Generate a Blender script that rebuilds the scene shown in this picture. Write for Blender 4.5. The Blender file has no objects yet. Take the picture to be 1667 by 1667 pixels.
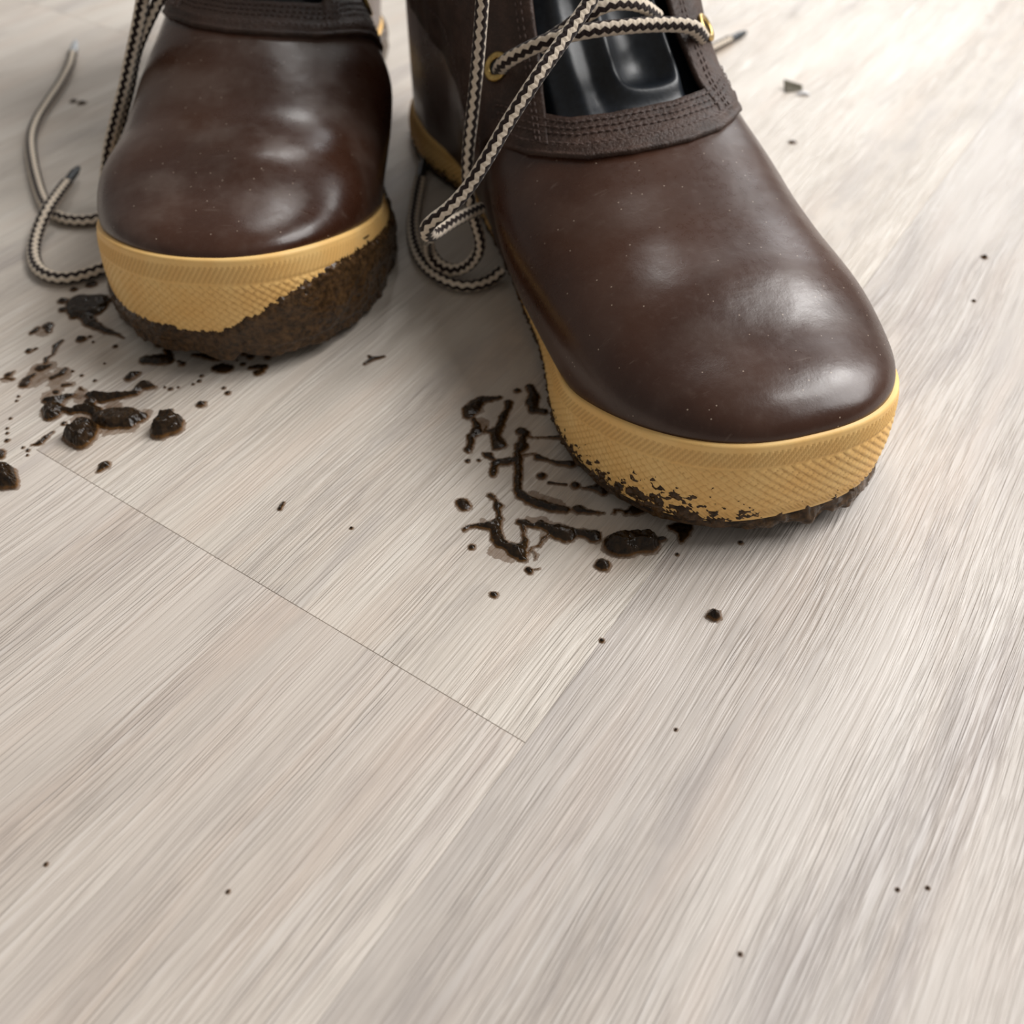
import bpy, math
import numpy as np
from mathutils import Vector

# ------------------------------------------------------------------ camera, world, light
SC = bpy.context.scene
COL = SC.collection
CAM_H = 0.21
cam_d = bpy.data.cameras.new('camera')
cam = bpy.data.objects.new('camera', cam_d)
COL.objects.link(cam)
cam.location = (0, 0, CAM_H)
cam.rotation_euler = (math.radians(90 - 47.2), 0, 0)
cam_d.sensor_width = 36
cam_d.lens = 36 * 1580 / 1667
cam_d.clip_start = 0.01
cam_d.dof.use_dof = True
cam_d.dof.focus_distance = 0.262
cam_d.dof.aperture_fstop = 11.0
SC.camera = cam

world = bpy.data.worlds.new('world')
SC.world = world
world.use_nodes = True
bg = world.node_tree.nodes['Background']
bg.inputs[0].default_value = (1.0, 0.94, 0.87, 1)
bg.inputs[1].default_value = 0.28

def area(name, loc, target, sx, sy, power, col):
    l = bpy.data.lights.new(name, 'AREA')
    l.shape = 'RECTANGLE'; l.size = sx; l.size_y = sy
    l.energy = power; l.color = col
    o = bpy.data.objects.new(name, l); COL.objects.link(o)
    o.location = loc
    d = Vector(target) - Vector(loc)
    o.rotation_euler = d.to_track_quat('-Z', 'Y').to_euler()
    return o
# a high window of two panes beyond the boots to the right, a wide paler one farther off, plus an added broad bounce fill
def at(az, el, d):
    az, el = math.radians(az), math.radians(el)
    return (.02 + d * math.sin(az) * math.cos(el), .27 + d * math.cos(az) * math.cos(el), d * math.sin(el))
area('window_or_bounce_light', at(53, 45, 2.2), (.02, .27, 0), 0.40, 0.44, 12, (1.0, 0.985, 0.96))
area('window_or_bounce_light', at(66, 61, 2.2), (.02, .27, 0), 0.30, 0.36, 8, (1.0, 0.985, 0.96))
area('window_or_bounce_light', at(-2, 46, 2.2), (.02, .27, 0), 0.30, 0.40, 6, (1.0, 0.985, 0.96))
area('window_or_bounce_light', at(75, 42, 3.0), (.02, .27, 0), 2.0, 1.6, 94, (1.0, 0.985, 0.97))  # added broad soft light standing in for ceiling and wall bounce
area('window_or_bounce_light', at(20, 22, 3.2), (.02, .27, 0), 1.6, 1.2, 32, (0.96, 0.98, 1.0))
SC.view_settings.view_transform = 'Standard'
SC.view_settings.look = 'None'
SC.view_settings.gamma = 1
SC.view_settings.use_curve_mapping = False
SC.view_settings.exposure = -0.14

# ------------------------------------------------------------------ helpers
def tag(o, label=None, cat=None, group=None, kind=None):
    if label: o['label'] = label
    if cat: o['category'] = cat
    if group: o['group'] = group
    if kind: o['kind'] = kind
    return o

def empty(name, loc, rz=0.0):
    o = bpy.data.objects.new(name, None); COL.objects.link(o)
    o.empty_display_size = 0.02
    o.location = loc; o.rotation_euler = (0, 0, rz)
    return o

def mesh_obj(name, V, F, mat, parent=None, uv=None, attr=None, smooth=True):
    V = np.asarray(V, float).reshape(-1, 3)
    me = bpy.data.meshes.new(name)
    me.from_pydata(V.tolist(), [], [list(f) for f in F])
    if smooth:
        me.polygons.foreach_set('use_smooth', np.ones(len(me.polygons), dtype=bool))
    if uv is not None:
        li = np.empty(len(me.loops), dtype=np.int32); me.loops.foreach_get('vertex_index', li)
        l = me.uv_layers.new(name='uv')
        l.data.foreach_set('uv', np.asarray(uv, np.float32).reshape(-1, 2)[li].ravel())
    if attr is not None:
        for k, a in attr.items():
            at = me.attributes.new(k, 'FLOAT', 'POINT')
            at.data.foreach_set('value', np.asarray(a, np.float32).ravel())
    me.materials.append(mat)
    me.update()
    o = bpy.data.objects.new(name, me); COL.objects.link(o)
    o.parent = parent
    return o

def grid_faces(ni, nj, wrap_j=False, flip=False):
    I, J = np.meshgrid(np.arange(ni - 1), np.arange(nj if wrap_j else nj - 1), indexing='ij')
    J2 = (J + 1) % nj
    f = np.stack([I * nj + J, (I + 1) * nj + J, (I + 1) * nj + J2, I * nj + J2], -1).reshape(-1, 4)
    return (f[:, ::-1] if flip else f).tolist()

def _hash(ix, iy, seed):
    h = (ix * 374761393 + iy * 668265263 + seed * 974711) & 0xffffffff
    h = ((h ^ (h >> 13)) * 1274126177) & 0xffffffff
    return ((h ^ (h >> 16)) & 0xffff) / 65535.0

def vnoise(x, y, seed=0):
    x = np.asarray(x, float); y = np.asarray(y, float)
    ix = np.floor(x).astype(np.int64); iy = np.floor(y).astype(np.int64)
    fx = x - ix; fy = y - iy
    fx = fx * fx * (3 - 2 * fx); fy = fy * fy * (3 - 2 * fy)
    a = _hash(ix, iy, seed); b = _hash(ix + 1, iy, seed)
    c = _hash(ix, iy + 1, seed); d = _hash(ix + 1, iy + 1, seed)
    return (a + (b - a) * fx) * (1 - fy) + (c + (d - c) * fx) * fy

def fbm(x, y, seed=0, oct=4):
    r = 0; amp = 1; tot = 0
    for k in range(oct):
        r = r + amp * vnoise(x * 2 ** k, y * 2 ** k, seed + k * 17); tot += amp; amp *= .5
    return r / tot * 2 - 1

def sstep(a, b, x):
    t = np.clip((x - a) / (b - a), 0, 1); return t * t * (3 - 2 * t)

# ------------------------------------------------------------------ materials
class Mat:
    def __init__(self, name):
        self.m = bpy.data.materials.new(name); self.m.use_nodes = True
        self.t = self.m.node_tree; self.p = self.t.nodes['Principled BSDF']
    def n(self, typ, **kw):
        nd = self.t.nodes.new(typ)
        for k, v in kw.items(): setattr(nd, k, v)
        return nd
    def lk(self, a, b): self.t.links.new(a, b)
    def put(self, sock, v):
        if isinstance(v, (int, float)): sock.default_value = v
        elif isinstance(v, tuple): sock.default_value = v if len(v) == 4 or sock.type == 'VECTOR' else (*v, 1)
        else: self.lk(v, sock)
    def math(self, op, a, b=0.0, c=0.0, clamp=False):
        nd = self.n('ShaderNodeMath', operation=op, use_clamp=clamp)
        self.put(nd.inputs[0], a); self.put(nd.inputs[1], b); self.put(nd.inputs[2], c)
        return nd.outputs[0]
    def mix(self, f, a, b, typ='MIX'):
        nd = self.n('ShaderNodeMix', data_type='RGBA', blend_type=typ)
        self.put(nd.inputs[0], f); self.put(nd.inputs[6], a); self.put(nd.inputs[7], b)
        return nd.outputs[2]
    def ramp(self, f, a, b):
        nd = self.n('ShaderNodeMapRange'); nd.interpolation_type = 'SMOOTHSTEP'
        self.put(nd.inputs[0], f); nd.inputs[1].default_value = a; nd.inputs[2].default_value = b
        return nd.outputs[0]
    def coord(self, scale=(1, 1, 1), which='Object', off=None):
        tc = self.n('ShaderNodeTexCoord')
        mp = self.n('ShaderNodeMapping')
        self.lk(tc.outputs[which], mp.inputs[0]); mp.inputs['Scale'].default_value = scale
        if off is not None: self.lk(off, mp.inputs['Location'])
        return mp.outputs[0]
    def noise(self, vec, scale=1, detail=3, rough=.5, dist=0.0):
        nd = self.n('ShaderNodeTexNoise'); self.lk(vec, nd.inputs['Vector'])
        nd.inputs['Scale'].default_value = scale; nd.inputs['Detail'].default_value = detail
        nd.inputs['Roughness'].default_value = rough; nd.inputs['Distortion'].default_value = dist
        return nd.outputs[0]
    def voro(self, vec, scale):
        nd = self.n('ShaderNodeTexVoronoi'); self.lk(vec, nd.inputs['Vector'])
        nd.inputs['Scale'].default_value = scale
        return nd
    def bump(self, h, strength, dist, prev=None):
        nd = self.n('ShaderNodeBump'); nd.inputs['Strength'].default_value = strength
        nd.inputs['Distance'].default_value = dist; self.lk(h, nd.inputs['Height'])
        if prev is not None: self.lk(prev, nd.inputs['Normal'])
        return nd.outputs[0]
    def out(self, color=None, rough=None, normal=None, **kw):
        if color is not None: self.put(self.p.inputs['Base Color'], color)
        if rough is not None: self.put(self.p.inputs['Roughness'], rough)
        if normal is not None: self.lk(normal, self.p.inputs['Normal'])
        for k, v in kw.items(): self.put(self.p.inputs[k.replace('_', ' ')], v)
        return self.m

def mat_floor():
    M = Mat('oak_vinyl')
    oi = M.n('ShaderNodeObjectInfo')
    rnd = M.math('MULTIPLY', oi.outputs['Random'], 37.0)
    cmb = M.n('ShaderNodeCombineXYZ'); M.lk(rnd, cmb.inputs[0]); M.lk(rnd, cmb.inputs[1]); M.lk(rnd, cmb.inputs[2])
    off = cmb.outputs[0]
    # slow sideways wander so that the grain is not ruler straight
    base = M.coord((1, 1, 1))
    wand = M.noise(M.coord((5, 14, 1), off=off), 1, 2)
    sep = M.n('ShaderNodeSeparateXYZ'); M.lk(base, sep.inputs[0])
    yy = M.math('ADD', sep.outputs[1], M.math('MULTIPLY', wand, 0.012))
    cc = M.n('ShaderNodeCombineXYZ'); M.lk(sep.outputs[0], cc.inputs[0]); M.lk(yy, cc.inputs[1]); M.lk(sep.outputs[2], cc.inputs[2])
    def co(sx, sy):
        mp = M.n('ShaderNodeMapping'); M.lk(cc.outputs[0], mp.inputs[0]); mp.inputs['Scale'].default_value = (sx, sy, 1)
        M.lk(off, mp.inputs['Location']); return mp.outputs[0]
    broad = M.noise(co(3.0, 26), 1, 4, .55)
    streak = M.noise(co(7, 75), 1, 4, .6, .3)
    fine = M.noise(co(26, 620), 1, 3, .62)
    pore = M.noise(co(34, 1050), 1, 2, .55)
    calm = M.ramp(M.noise(co(9, 42), 1, 3, .55), .36, .62)
    mott = M.noise(co(55, 130), 1, 3, .6)
    tint = M.noise(co(4.2, 33), 2.1, 2)
    c = M.mix(M.ramp(broad, .30, .72), (.545, .495, .445), (.675, .632, .580))
    c = M.mix(M.math('MULTIPLY', M.ramp(tint, .45, .75), .45), c, (.600, .505, .435))
    dk = M.math('MULTIPLY', M.ramp(streak, .56, .76), .36)
    c = M.mix(dk, c, (.345, .315, .305))
    band = M.math('MULTIPLY', M.ramp(M.noise(co(4.5, 30), 1.3, 5, .6, .4), .53, .70), .52)
    c = M.mix(band, c, (.385, .350, .340))
    dk2 = M.math('MULTIPLY', M.math('MULTIPLY', M.ramp(broad, .52, .36), M.ramp(mott, .42, .66)), .32)
    c = M.mix(dk2, c, (.340, .310, .295))
    c = M.mix(M.math('MULTIPLY', M.ramp(fine, .48, .64), M.math('MULTIPLY_ADD', calm, .30, .06)), c, (.400, .350, .310))
    c = M.mix(M.math('MULTIPLY', M.ramp(pore, .55, .66), M.math('MULTIPLY_ADD', calm, .26, .08)), c, (.800, .780, .750))
    c = M.mix(1.0, c, oi.outputs['Color'], 'MULTIPLY')
    h = M.math('ADD', M.math('MULTIPLY', M.ramp(pore, .34, .62), .8), M.math('MULTIPLY', fine, .5))
    h = M.math('MULTIPLY', h, M.math('MULTIPLY_ADD', calm, .6, .4))
    nb = M.bump(h, .75, .00045)
    gr = M.noise(M.coord((1, 1, 1)), 2600, 1)
    nb = M.bump(gr, .10, .0001, nb)
    rg = M.math('MULTIPLY_ADD', fine, .20, .33)
    return M.out(c, rg, nb, Specular_IOR_Level=.45)

def mat_rubber(pale_amt):
    M = Mat('brown_rubber')
    v = M.coord()
    big = M.noise(v, 22, 3, .5)
    c = M.mix(M.ramp(big, .3, .7), (.036, .0130, .0070), (.056, .0215, .0115))
    fine = M.noise(v, 420, 3, .6)
    c = M.mix(M.math('MULTIPLY', M.ramp(fine, .52, .75), .16), c, (.10, .06, .045))
    # dust grains
    vo = M.voro(v, 400)
    d = M.math('LESS_THAN', vo.outputs['Distance'], .095)
    sel = M.n('ShaderNodeSeparateColor'); M.lk(vo.outputs['Color'], sel.inputs[0])
    d = M.math('MULTIPLY', d, M.math('GREATER_THAN', sel.outputs[0], .62))
    c = M.mix(M.math('MULTIPLY', d, .75), c, (.36, .28, .22))
    pale_mask = M.math('MULTIPLY', M.ramp(M.noise(v, 38, 4, .6), .42, .72), pale_amt)  # noise patches mixed paler and rougher, strength set per boot
    c = M.mix(pale_mask, c, (.20, .155, .13))
    sc = M.n('ShaderNodeTexNoise'); M.lk(M.coord((30, 260, 90)), sc.inputs['Vector']); sc.inputs['Scale'].default_value = 2.4
    sc.inputs['Detail'].default_value = 5
    scr = M.ramp(sc.outputs[0], .66, .72)
    c = M.mix(M.math('MULTIPLY', scr, .16), c, (.22, .17, .14))
    rg = M.math('ADD', M.math('MULTIPLY_ADD', fine, .10, .23), M.math('MULTIPLY', pale_mask, .5))
    nb = M.bump(M.noise(v, 900, 3, .6), .10, .0003)
    nb = M.bump(M.noise(v, 60, 2, .5), .12, .003, nb)
    return M.out(c, rg, nb, Specular_IOR_Level=.45)

def mat_foxing():
    M = Mat('tan_rubber')
    v = M.coord()
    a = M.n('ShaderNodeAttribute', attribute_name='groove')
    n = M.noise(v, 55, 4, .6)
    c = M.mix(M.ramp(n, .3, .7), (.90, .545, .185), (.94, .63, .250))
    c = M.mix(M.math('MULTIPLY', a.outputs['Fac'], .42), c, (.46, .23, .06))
    f = M.noise(v, 700, 3, .6)
    c = M.mix(M.math('MULTIPLY', M.ramp(f, .58, .75), .12), c, (.35, .17, .05))
    nb = M.bump(f, .12, .0003)
    return M.out(c, .52, nb, Specular_IOR_Level=.4)

def mat_plain(name, col, rough, spec=.5, metal=0.0, nscale=0, namt=0.0, ndist=.0003, vary=.25, coat=0.0):
    M = Mat(name)
    v = M.coord()
    c = col
    nb = None
    if nscale:
        n = M.noise(v, nscale, 4, .6)
        lo = tuple(x * (1 - vary) for x in col); hi = tuple(min(1, x * (1 + vary)) for x in col)
        c = M.mix(M.ramp(n, .3, .7), lo, hi)
        nb = M.bump(n, namt, ndist)
    return M.out(c, rough, nb, Specular_IOR_Level=spec, Metallic=metal, Coat_Weight=coat)

def mat_leather():
    M = Mat('dark_brown_leather')
    v = M.coord()
    n = M.noise(v, 90, 4, .6); f = M.noise(v, 900, 3, .65)
    c = M.mix(M.ramp(n, .3, .7), (.028, .0140, .0092), (.058, .0300, .0205))
    c = M.mix(M.math('MULTIPLY', M.ramp(f, .5, .7), .35), c, (.105, .060, .044))
    rg = M.math('MULTIPLY_ADD', f, .25, .46)
    nb = M.bump(f, .6, .0009); nb = M.bump(n, .4, .003, nb)
    return M.out(c, rg, nb, Specular_IOR_Level=.4)

def mat_lace():
    M = Mat('woven_lace')
    uv = M.n('ShaderNodeUVMap'); uv.uv_map = 'uv'
    s = M.n('ShaderNodeSeparateXYZ'); M.lk(uv.outputs[0], s.inputs[0])
    tri = M.math('PINGPONG', s.outputs[1], .5)                 # 0 .. .5 along the lace
    x = M.math('MULTIPLY_ADD', s.outputs[0], 4.0, M.math('MULTIPLY', tri, .55))
    fr = M.math('FRACT', x)
    tan = M.ramp(M.math('ABSOLUTE', M.math('SUBTRACT', fr, .5)), .262, .235)
    tri8 = M.math('PINGPONG', M.math('MULTIPLY', s.outputs[1], 2.0), .5)
    c = M.mix(tan, (.020, .011, .010), (.74, .64, .52))
    c = M.mix(M.math('MULTIPLY', tri8, .5), c, M.mix(.5, c, (.02, .012, .01)))
    fz = M.noise(M.coord(), 1500, 2)
    h = M.math('ADD', M.math('MULTIPLY', tri8, 1.2), fz)
    nb = M.bump(h, .45, .0004)
    return M.out(c, .85, nb, Specular_IOR_Level=.2, Sheen_Weight=.15)

def mat_mud(film, k=1.0):
    M = Mat('wet_mud')
    v = M.coord()
    n = M.noise(v, 520, 4, .65); b = M.noise(v, 130, 3, .6)
    c = M.mix(M.ramp(n, .3, .7), (.011 * k, .0062 * k, .0030 * k), (.042 * k, .0225 * k, .0095 * k))
    c = M.mix(M.math('MULTIPLY', M.ramp(b, .5, .75), .35), c, (.066 * k, .037 * k, .0165 * k))
    rg = M.math('MULTIPLY_ADD', n, .30, .06)
    nb = M.bump(n, .28, .0007)
    kw = {}
    if film:
        a = M.n('ShaderNodeAttribute', attribute_name='thick')
        th = a.outputs['Fac']
        c = M.mix(M.ramp(th, .10, .75), (.170, .078, .020), c)
        rg = M.math('ADD', rg, M.math('MULTIPLY', M.ramp(th, .4, .0), .4))
        al = M.math('ADD', M.ramp(M.math('ADD', th, M.math('MULTIPLY', M.math('SUBTRACT', n, .5), .6)), .0, .5), .0)
        kw['Alpha'] = M.math('MULTIPLY_ADD', al, .62, .38, clamp=True)
    return M.out(c, rg, nb, Specular_IOR_Level=.28, **kw)

FLOOR = mat_floor()
RUB_R = mat_rubber(.10); RUB_L = mat_rubber(.26)
FOX = mat_foxing()
SOLE = mat_plain('dark_outsole', (.030, .019, .012), .7, .3, nscale=400, namt=.3)
LEATHER = mat_leather()
EDGE = mat_plain('leather_edge', (.055, .030, .022), .8, .2, nscale=900, namt=.5, ndist=.0008)
GUSSET = mat_plain('black_gusset_leather', (.0095, .0125, .0175), .40, .45, nscale=500, namt=.15, ndist=.0005)
THREAD = mat_plain('thread', (.070, .042, .034), .6, .4, nscale=1800, namt=.3)
BRASS = mat_plain('brass', (.52, .36, .13), .34, .5, 1.0, nscale=600, namt=.08)
LACE = mat_lace()
AGLET = mat_plain('aglet_plastic', (.42, .44, .46), .25, .5, nscale=900, namt=.05)
MUD = mat_mud(False, 2.3); MUDF = mat_mud(True, .75)
FLECK = mat_plain('dry_flake', (.13, .115, .085), .7, .3, nscale=900, namt=.3)
PAPER = mat_plain('pale_flake', (.72, .72, .74), .6, .3, nscale=900, namt=.2)
BASE = mat_plain('subfloor', (.20, .18, .16), .9, .2, nscale=60, namt=.2)

# ------------------------------------------------------------------ floor of planks
GX, GY = math.sin(math.radians(33.97)), math.cos(math.radians(33.97))   # plank length direction
NX, NY = GY, -GX                                                       # across the planks
PW, PL_, PT = 0.1838, 1.22, 0.005
floor_ang = math.atan2(GY, GX)
fb = np.array([[-2.2, -1.2, -.012], [2.2, -1.2, -.012], [2.2, 2.6, -.012], [-2.2, 2.6, -.012],
               [-2.2, -1.2, -PT - .0004], [2.2, -1.2, -PT - .0004], [2.2, 2.6, -PT - .0004], [-2.2, 2.6, -PT - .0004]])
floor = mesh_obj('floor', fb, [[3, 2, 1, 0], [4, 5, 6, 7], [0, 1, 5, 4], [1, 2, 6, 5], [2, 3, 7, 6], [3, 0, 4, 7]], BASE, smooth=False)
tag(floor, 'pale oak look plank floor under the boots', kind='structure')
def plank_mesh():
    x, y, b = PL_ / 2 - .00004, PW / 2 - .00003, .00012
    V = []
    for z, i in ((-PT, 0), (-b, 0), (0, b)):
        V += [[-x + i, -y + i, z], [x - i, -y + i, z], [x - i, y - i, z], [-x + i, y - i, z]]
    F = [[3, 2, 1, 0], [8, 9, 10, 11]]
    for k in (0, 4):
        for j in range(4): F.append([k + j, k + (j + 1) % 4, k + 4 + (j + 1) % 4, k + 4 + j])
    me = bpy.data.meshes.new('plank'); me.from_pydata(V, [], F); me.materials.append(FLOOR); me.update()
    return me
pm = plank_mesh()
row_joint = {0: 0.1000, -1: -.47, -2: .3374, 1: -.42, -3: -.12, 2: .10}      # a butt joint in each row (m along the planks)
row_tone = {0: None}
import random
rng = random.Random(7)
tones = {(1, -1): (.86, .845, .845), (0, 0): (.985, .965, .935), (0, -1): (.955, .925, .905), (1, 0): (.86, .845, .845), (-1, 0): (.98, .965, .94), (-2, -1): (.99, .97, .95), (-2, 0): (1., .99, .97)}
for row in range(-8, 7):
    jn = row_joint.get(row, rng.uniform(-.6, .6))
    nc = -.0636 - PW / 2 + row * PW
    for k in range(-2, 3):
        gc = jn + PL_ / 2 + k * PL_
        if row not in row_joint and abs(gc) > 2.2: continue
        x, y = gc * GX + nc * NX, gc * GY + nc * NY
        if not (-1.9 < x < 1.9 and -1.0 < y < 2.3): continue
        o = bpy.data.objects.new('plank', pm); COL.objects.link(o); o.parent = floor
        o.location = (x, y, 0); o.rotation_euler = (0, 0, floor_ang)
        t = tones.get((row, k))
        if t is None:
            q = rng.uniform(.90, 1.0); t = (q, q * rng.uniform(.965, .99), q * rng.uniform(.93, .97))
        o.color = (*t, 1)

# ------------------------------------------------------------------ boots
class Boot:
    def __init__(s, p, dents=()):
        s.__dict__.update(p); s.dents = dents
        g = np.linspace(0, .30, 1201)
        kn = np.array([0, .02, .05, .072, .09, .13, .148, .16, .17, .18, .19, .20, .21, .30])
        zz = np.array([s.zf(0.), s.z2, s.z5, .55 * s.z9 + .45 * s.z5 - .0012, s.z9, s.z13, .083, .093, .104, .119, .141, .175, .225, .235])
        b = np.interp(g, kn, zz)
        q = np.clip(1 - g / .03, 0, 1)
        cap = s.zf(0.) + (np.interp(.03, kn, zz) - s.zf(0.)) * (1 - q ** 2.2) ** (1 / 2.2)
        b = np.where(g < .03, cap, b)
        k = np.exp(-.5 * (np.arange(-60, 61) / 20.) ** 2); k /= k.sum()
        sm = np.convolve(np.pad(b, 60, mode='edge'), k, 'valid')
        w = sstep(.012, .03, g)
        s.g, s.zt_ = g, b * (1 - w) + sm * w
    def zb(s, x): return s.spring * np.clip(1 - np.asarray(x) / .085, 0, 1) ** 2
    def zf(s, x):
        t = np.clip(np.asarray(x) / .10, 0, 1)
        return s.zb(x) * .9 + s.hf0 + (s.hf1 - s.hf0) * t * t * (3 - 2 * t)
    def zt(s, x): return np.interp(x, s.g, s.zt_)
    def wc(s, x):
        x = np.asarray(x, float)
        q = np.clip(1 - x / s.a, 0, 1)
        w = s.W * (1 - q ** s.n) ** (1 / s.n)
        t = np.clip((x - .10) / .07, 0, 1); w = w * (1 - .09 * t * t * (3 - 2 * t))
        h = np.clip((x - .252) / .047, 0, 1)
        w = w * (1 - h ** 2.4) ** (1 / 2.4)
        g = s.arch * s.ag(x)
        return w - g / 2, s.k * q ** 2 - s.med * g / 2
    def ag(s, x): return sstep(s.arch0, s.arch0 + .065, x) * (1 - s.heel * sstep(.20, .245, x)) * (1 + .55 * (1 - s.heel) * sstep(.14, .20, x))
    def ex(s, x): return s.e + (.70 - s.e) * sstep(.09, .14, x)
    def P(s, x, ph):
        """point of the rubber shell / shaft surface; x = distance from toe, ph = 0 right .. pi left"""
        x, ph = np.broadcast_arrays(np.asarray(x, float), np.asarray(ph, float))
        w, c = s.wc(x)
        wi = w - s.inset * np.clip(w / .01, 0, 1)
        e = s.ex(x); sgn = np.sign(np.cos(ph))
        cu = sgn * np.abs(np.cos(ph)) ** e; su = np.abs(np.sin(ph)) ** e
        bul = .0036 * sstep(.01, .07, x) * (1 - .6 * sstep(.10, .15, x))
        bul2 = np.where(sgn == s.med, s.bulge * s.arch * s.ag(x) * (1 - s.tuck * sstep(.12, .17, x)), 0) * np.sqrt(np.abs(np.sin(2 * ph))) * np.cos(ph) ** 2 * sgn
        f = s.zf(x)
        u = c + wi * cu + (bul * np.sin(2 * ph) + bul2) * np.clip(w / .02, 0, 1); z = f + (s.zt(x) - f) * su
        for (du, ds, su_, ss_, amp) in s.dents:
            z = z + amp * np.exp(-.5 * ((u - du) / su_) ** 2 - .5 * ((x - ds) / ss_) ** 2) * su
        return np.stack([u, x + s.inset, z], -1)
    def N(s, x, ph):
        x, ph = np.broadcast_arrays(np.asarray(x, float), np.asarray(ph, float))
        h = 4e-4
        a = s.P(x + h, ph) - s.P(x - h, ph); p0 = np.clip(ph - .012, .001, 3.1406); p1 = np.clip(ph + .012, .001, 3.1406)
        b = s.P(x, p1) - s.P(x, p0)
        n = np.cross(b, a); n /= np.maximum(np.linalg.norm(n, axis=-1, keepdims=True), 1e-12)
        sg = np.sign((n * np.stack([np.cos(ph), -.0 * ph, np.sin(ph)], -1)).sum(-1, keepdims=True)); sg[sg == 0] = 1
        return n * sg
    def off(s, x, ph, d):
        return s.P(x, ph) + s.N(x, ph) * np.asarray(d)[..., None] if np.ndim(d) else s.P(x, ph) + s.N(x, ph) * d
    def ph_u(s, x, u):
        x, u = np.broadcast_arrays(np.asarray(x, float), np.asarray(u, float))
        lo, hi = np.zeros(x.shape), np.full(x.shape, math.pi)      # u falls as ph grows
        for _ in range(30):
            m = (lo + hi) / 2; big = s.P(x, m)[..., 0] > u
            lo = np.where(big, m, lo); hi = np.where(big, hi, m)
        return (lo + hi) / 2
    def ph_z(s, x, z, side):
        q = np.clip((z - s.zf(x)) / (s.zt(x) - s.zf(x)), 0, 1) ** (1 / s.ex(x))
        a = np.arcsin(q)
        return a if side > 0 else math.pi - a
    def outline(s, step, d=0.0):
        xs = np.concatenate([.06 * np.linspace(0, 1, 400) ** 2.2, np.linspace(.0602, .27, 400), .27 + .0288 * (1 - (1 - np.linspace(0.01, 1, 200)) ** 2.2)])
        w, c = s.wc(xs)
        pl = np.concatenate([np.stack([c - w, xs], -1)[::-1], np.stack([c + w, xs], -1)[1:]])
        L = np.concatenate([[0], np.cumsum(np.linalg.norm(np.diff(pl, axis=0), axis=1))])
        n = int(L[-1] / step) + 1
        t = np.linspace(0, L[-1], n)
        q = np.stack([np.interp(t, L, pl[:, 0]), np.interp(t, L, pl[:, 1])], -1)
        tg = np.gradient(q, axis=0); tg /= np.maximum(np.linalg.norm(tg, axis=1, keepdims=True), 1e-12)
        nr = np.stack([-tg[:, 1], tg[:, 0]], -1)
        # outward: away from axis middle
        ctr = np.stack([0 * q[:, 0], np.clip(q[:, 1], .07, .22)], -1)
        sg = np.sign((nr * (q - ctr)).sum(-1)); sg[sg == 0] = 1
        nr *= sg[:, None]
        k = np.ones(9) / 9
        nr = np.stack([np.convolve(np.pad(nr[:, i], 4, mode='edge'), k, 'valid') for i in (0, 1)], -1)
        nr /= np.linalg.norm(nr, axis=1, keepdims=True)
        arc = t - L[-1] / 2
        return q, nr, arc
    def band(s, v, q, nr):
        """foxing surface without relief; v (rows) 0 bottom .. 1 top, negative = outsole wall"""
        x = np.maximum(q[:, 1], 0)
        zt, zb = s.zf(x), s.zb(x) + .003
        V = v[:, None]
        vv = np.clip(V, 0, 1)
        offn = s.delta * (1 - vv) + .0011 * np.sin(np.pi * vv) - .0008 * (V < 0)
        z = zb[None] + (zt - zb)[None] * vv + np.minimum(V, 0) * .003 / .12
        xy = q[None] + nr[None] * offn[..., None]
        return np.concatenate([xy, np.maximum(z, 0.0003)[..., None]], -1)

def relief(arc, v, hgt):
    """moulded pattern of the rubber band, metres; arc (cols) m, v (rows) 0..1, hgt (cols) band height m"""
    A, V = np.meshgrid(arc, v); A = A * 1000; Hm = (hgt * 1000)[None] * V
    V = V + 0 * A
    saw = lambda t: np.abs((t % 1.0) * 2 - 1)
    rib1 = sstep(.15, .85, saw((A - Hm * .62) / 1.75))
    rib2 = sstep(.2, .8, saw((A + Hm * .9) / 1.25))
    # lattice of overlapping diamond scales
    pa = (A / 3.1 + Hm / 2.9) % 1.0; qa = (A / 3.1 - Hm / 2.9) % 1.0
    scale_ = .5 * (1 - pa) + .5 * qa
    edge = np.exp(-(np.minimum(np.minimum(pa, 1 - pa), np.minimum(qa, 1 - qa)) / .09) ** 2)
    m1 = sstep(.745, .765, V) * (1 - sstep(.925, .940, V))
    m2 = sstep(.035, .05, V) * (1 - sstep(.135, .15, V))
    m3 = sstep(.165, .18, V) * (1 - sstep(.72, .735, V))
    d = m1 * rib1 * .0005 + m2 * rib2 * .00036 + m3 * (scale_ * .00062 - edge * .00018)
    d += .0002 * (sstep(.93, .95, V))
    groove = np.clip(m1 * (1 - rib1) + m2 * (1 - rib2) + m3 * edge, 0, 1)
    return d, groove

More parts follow.
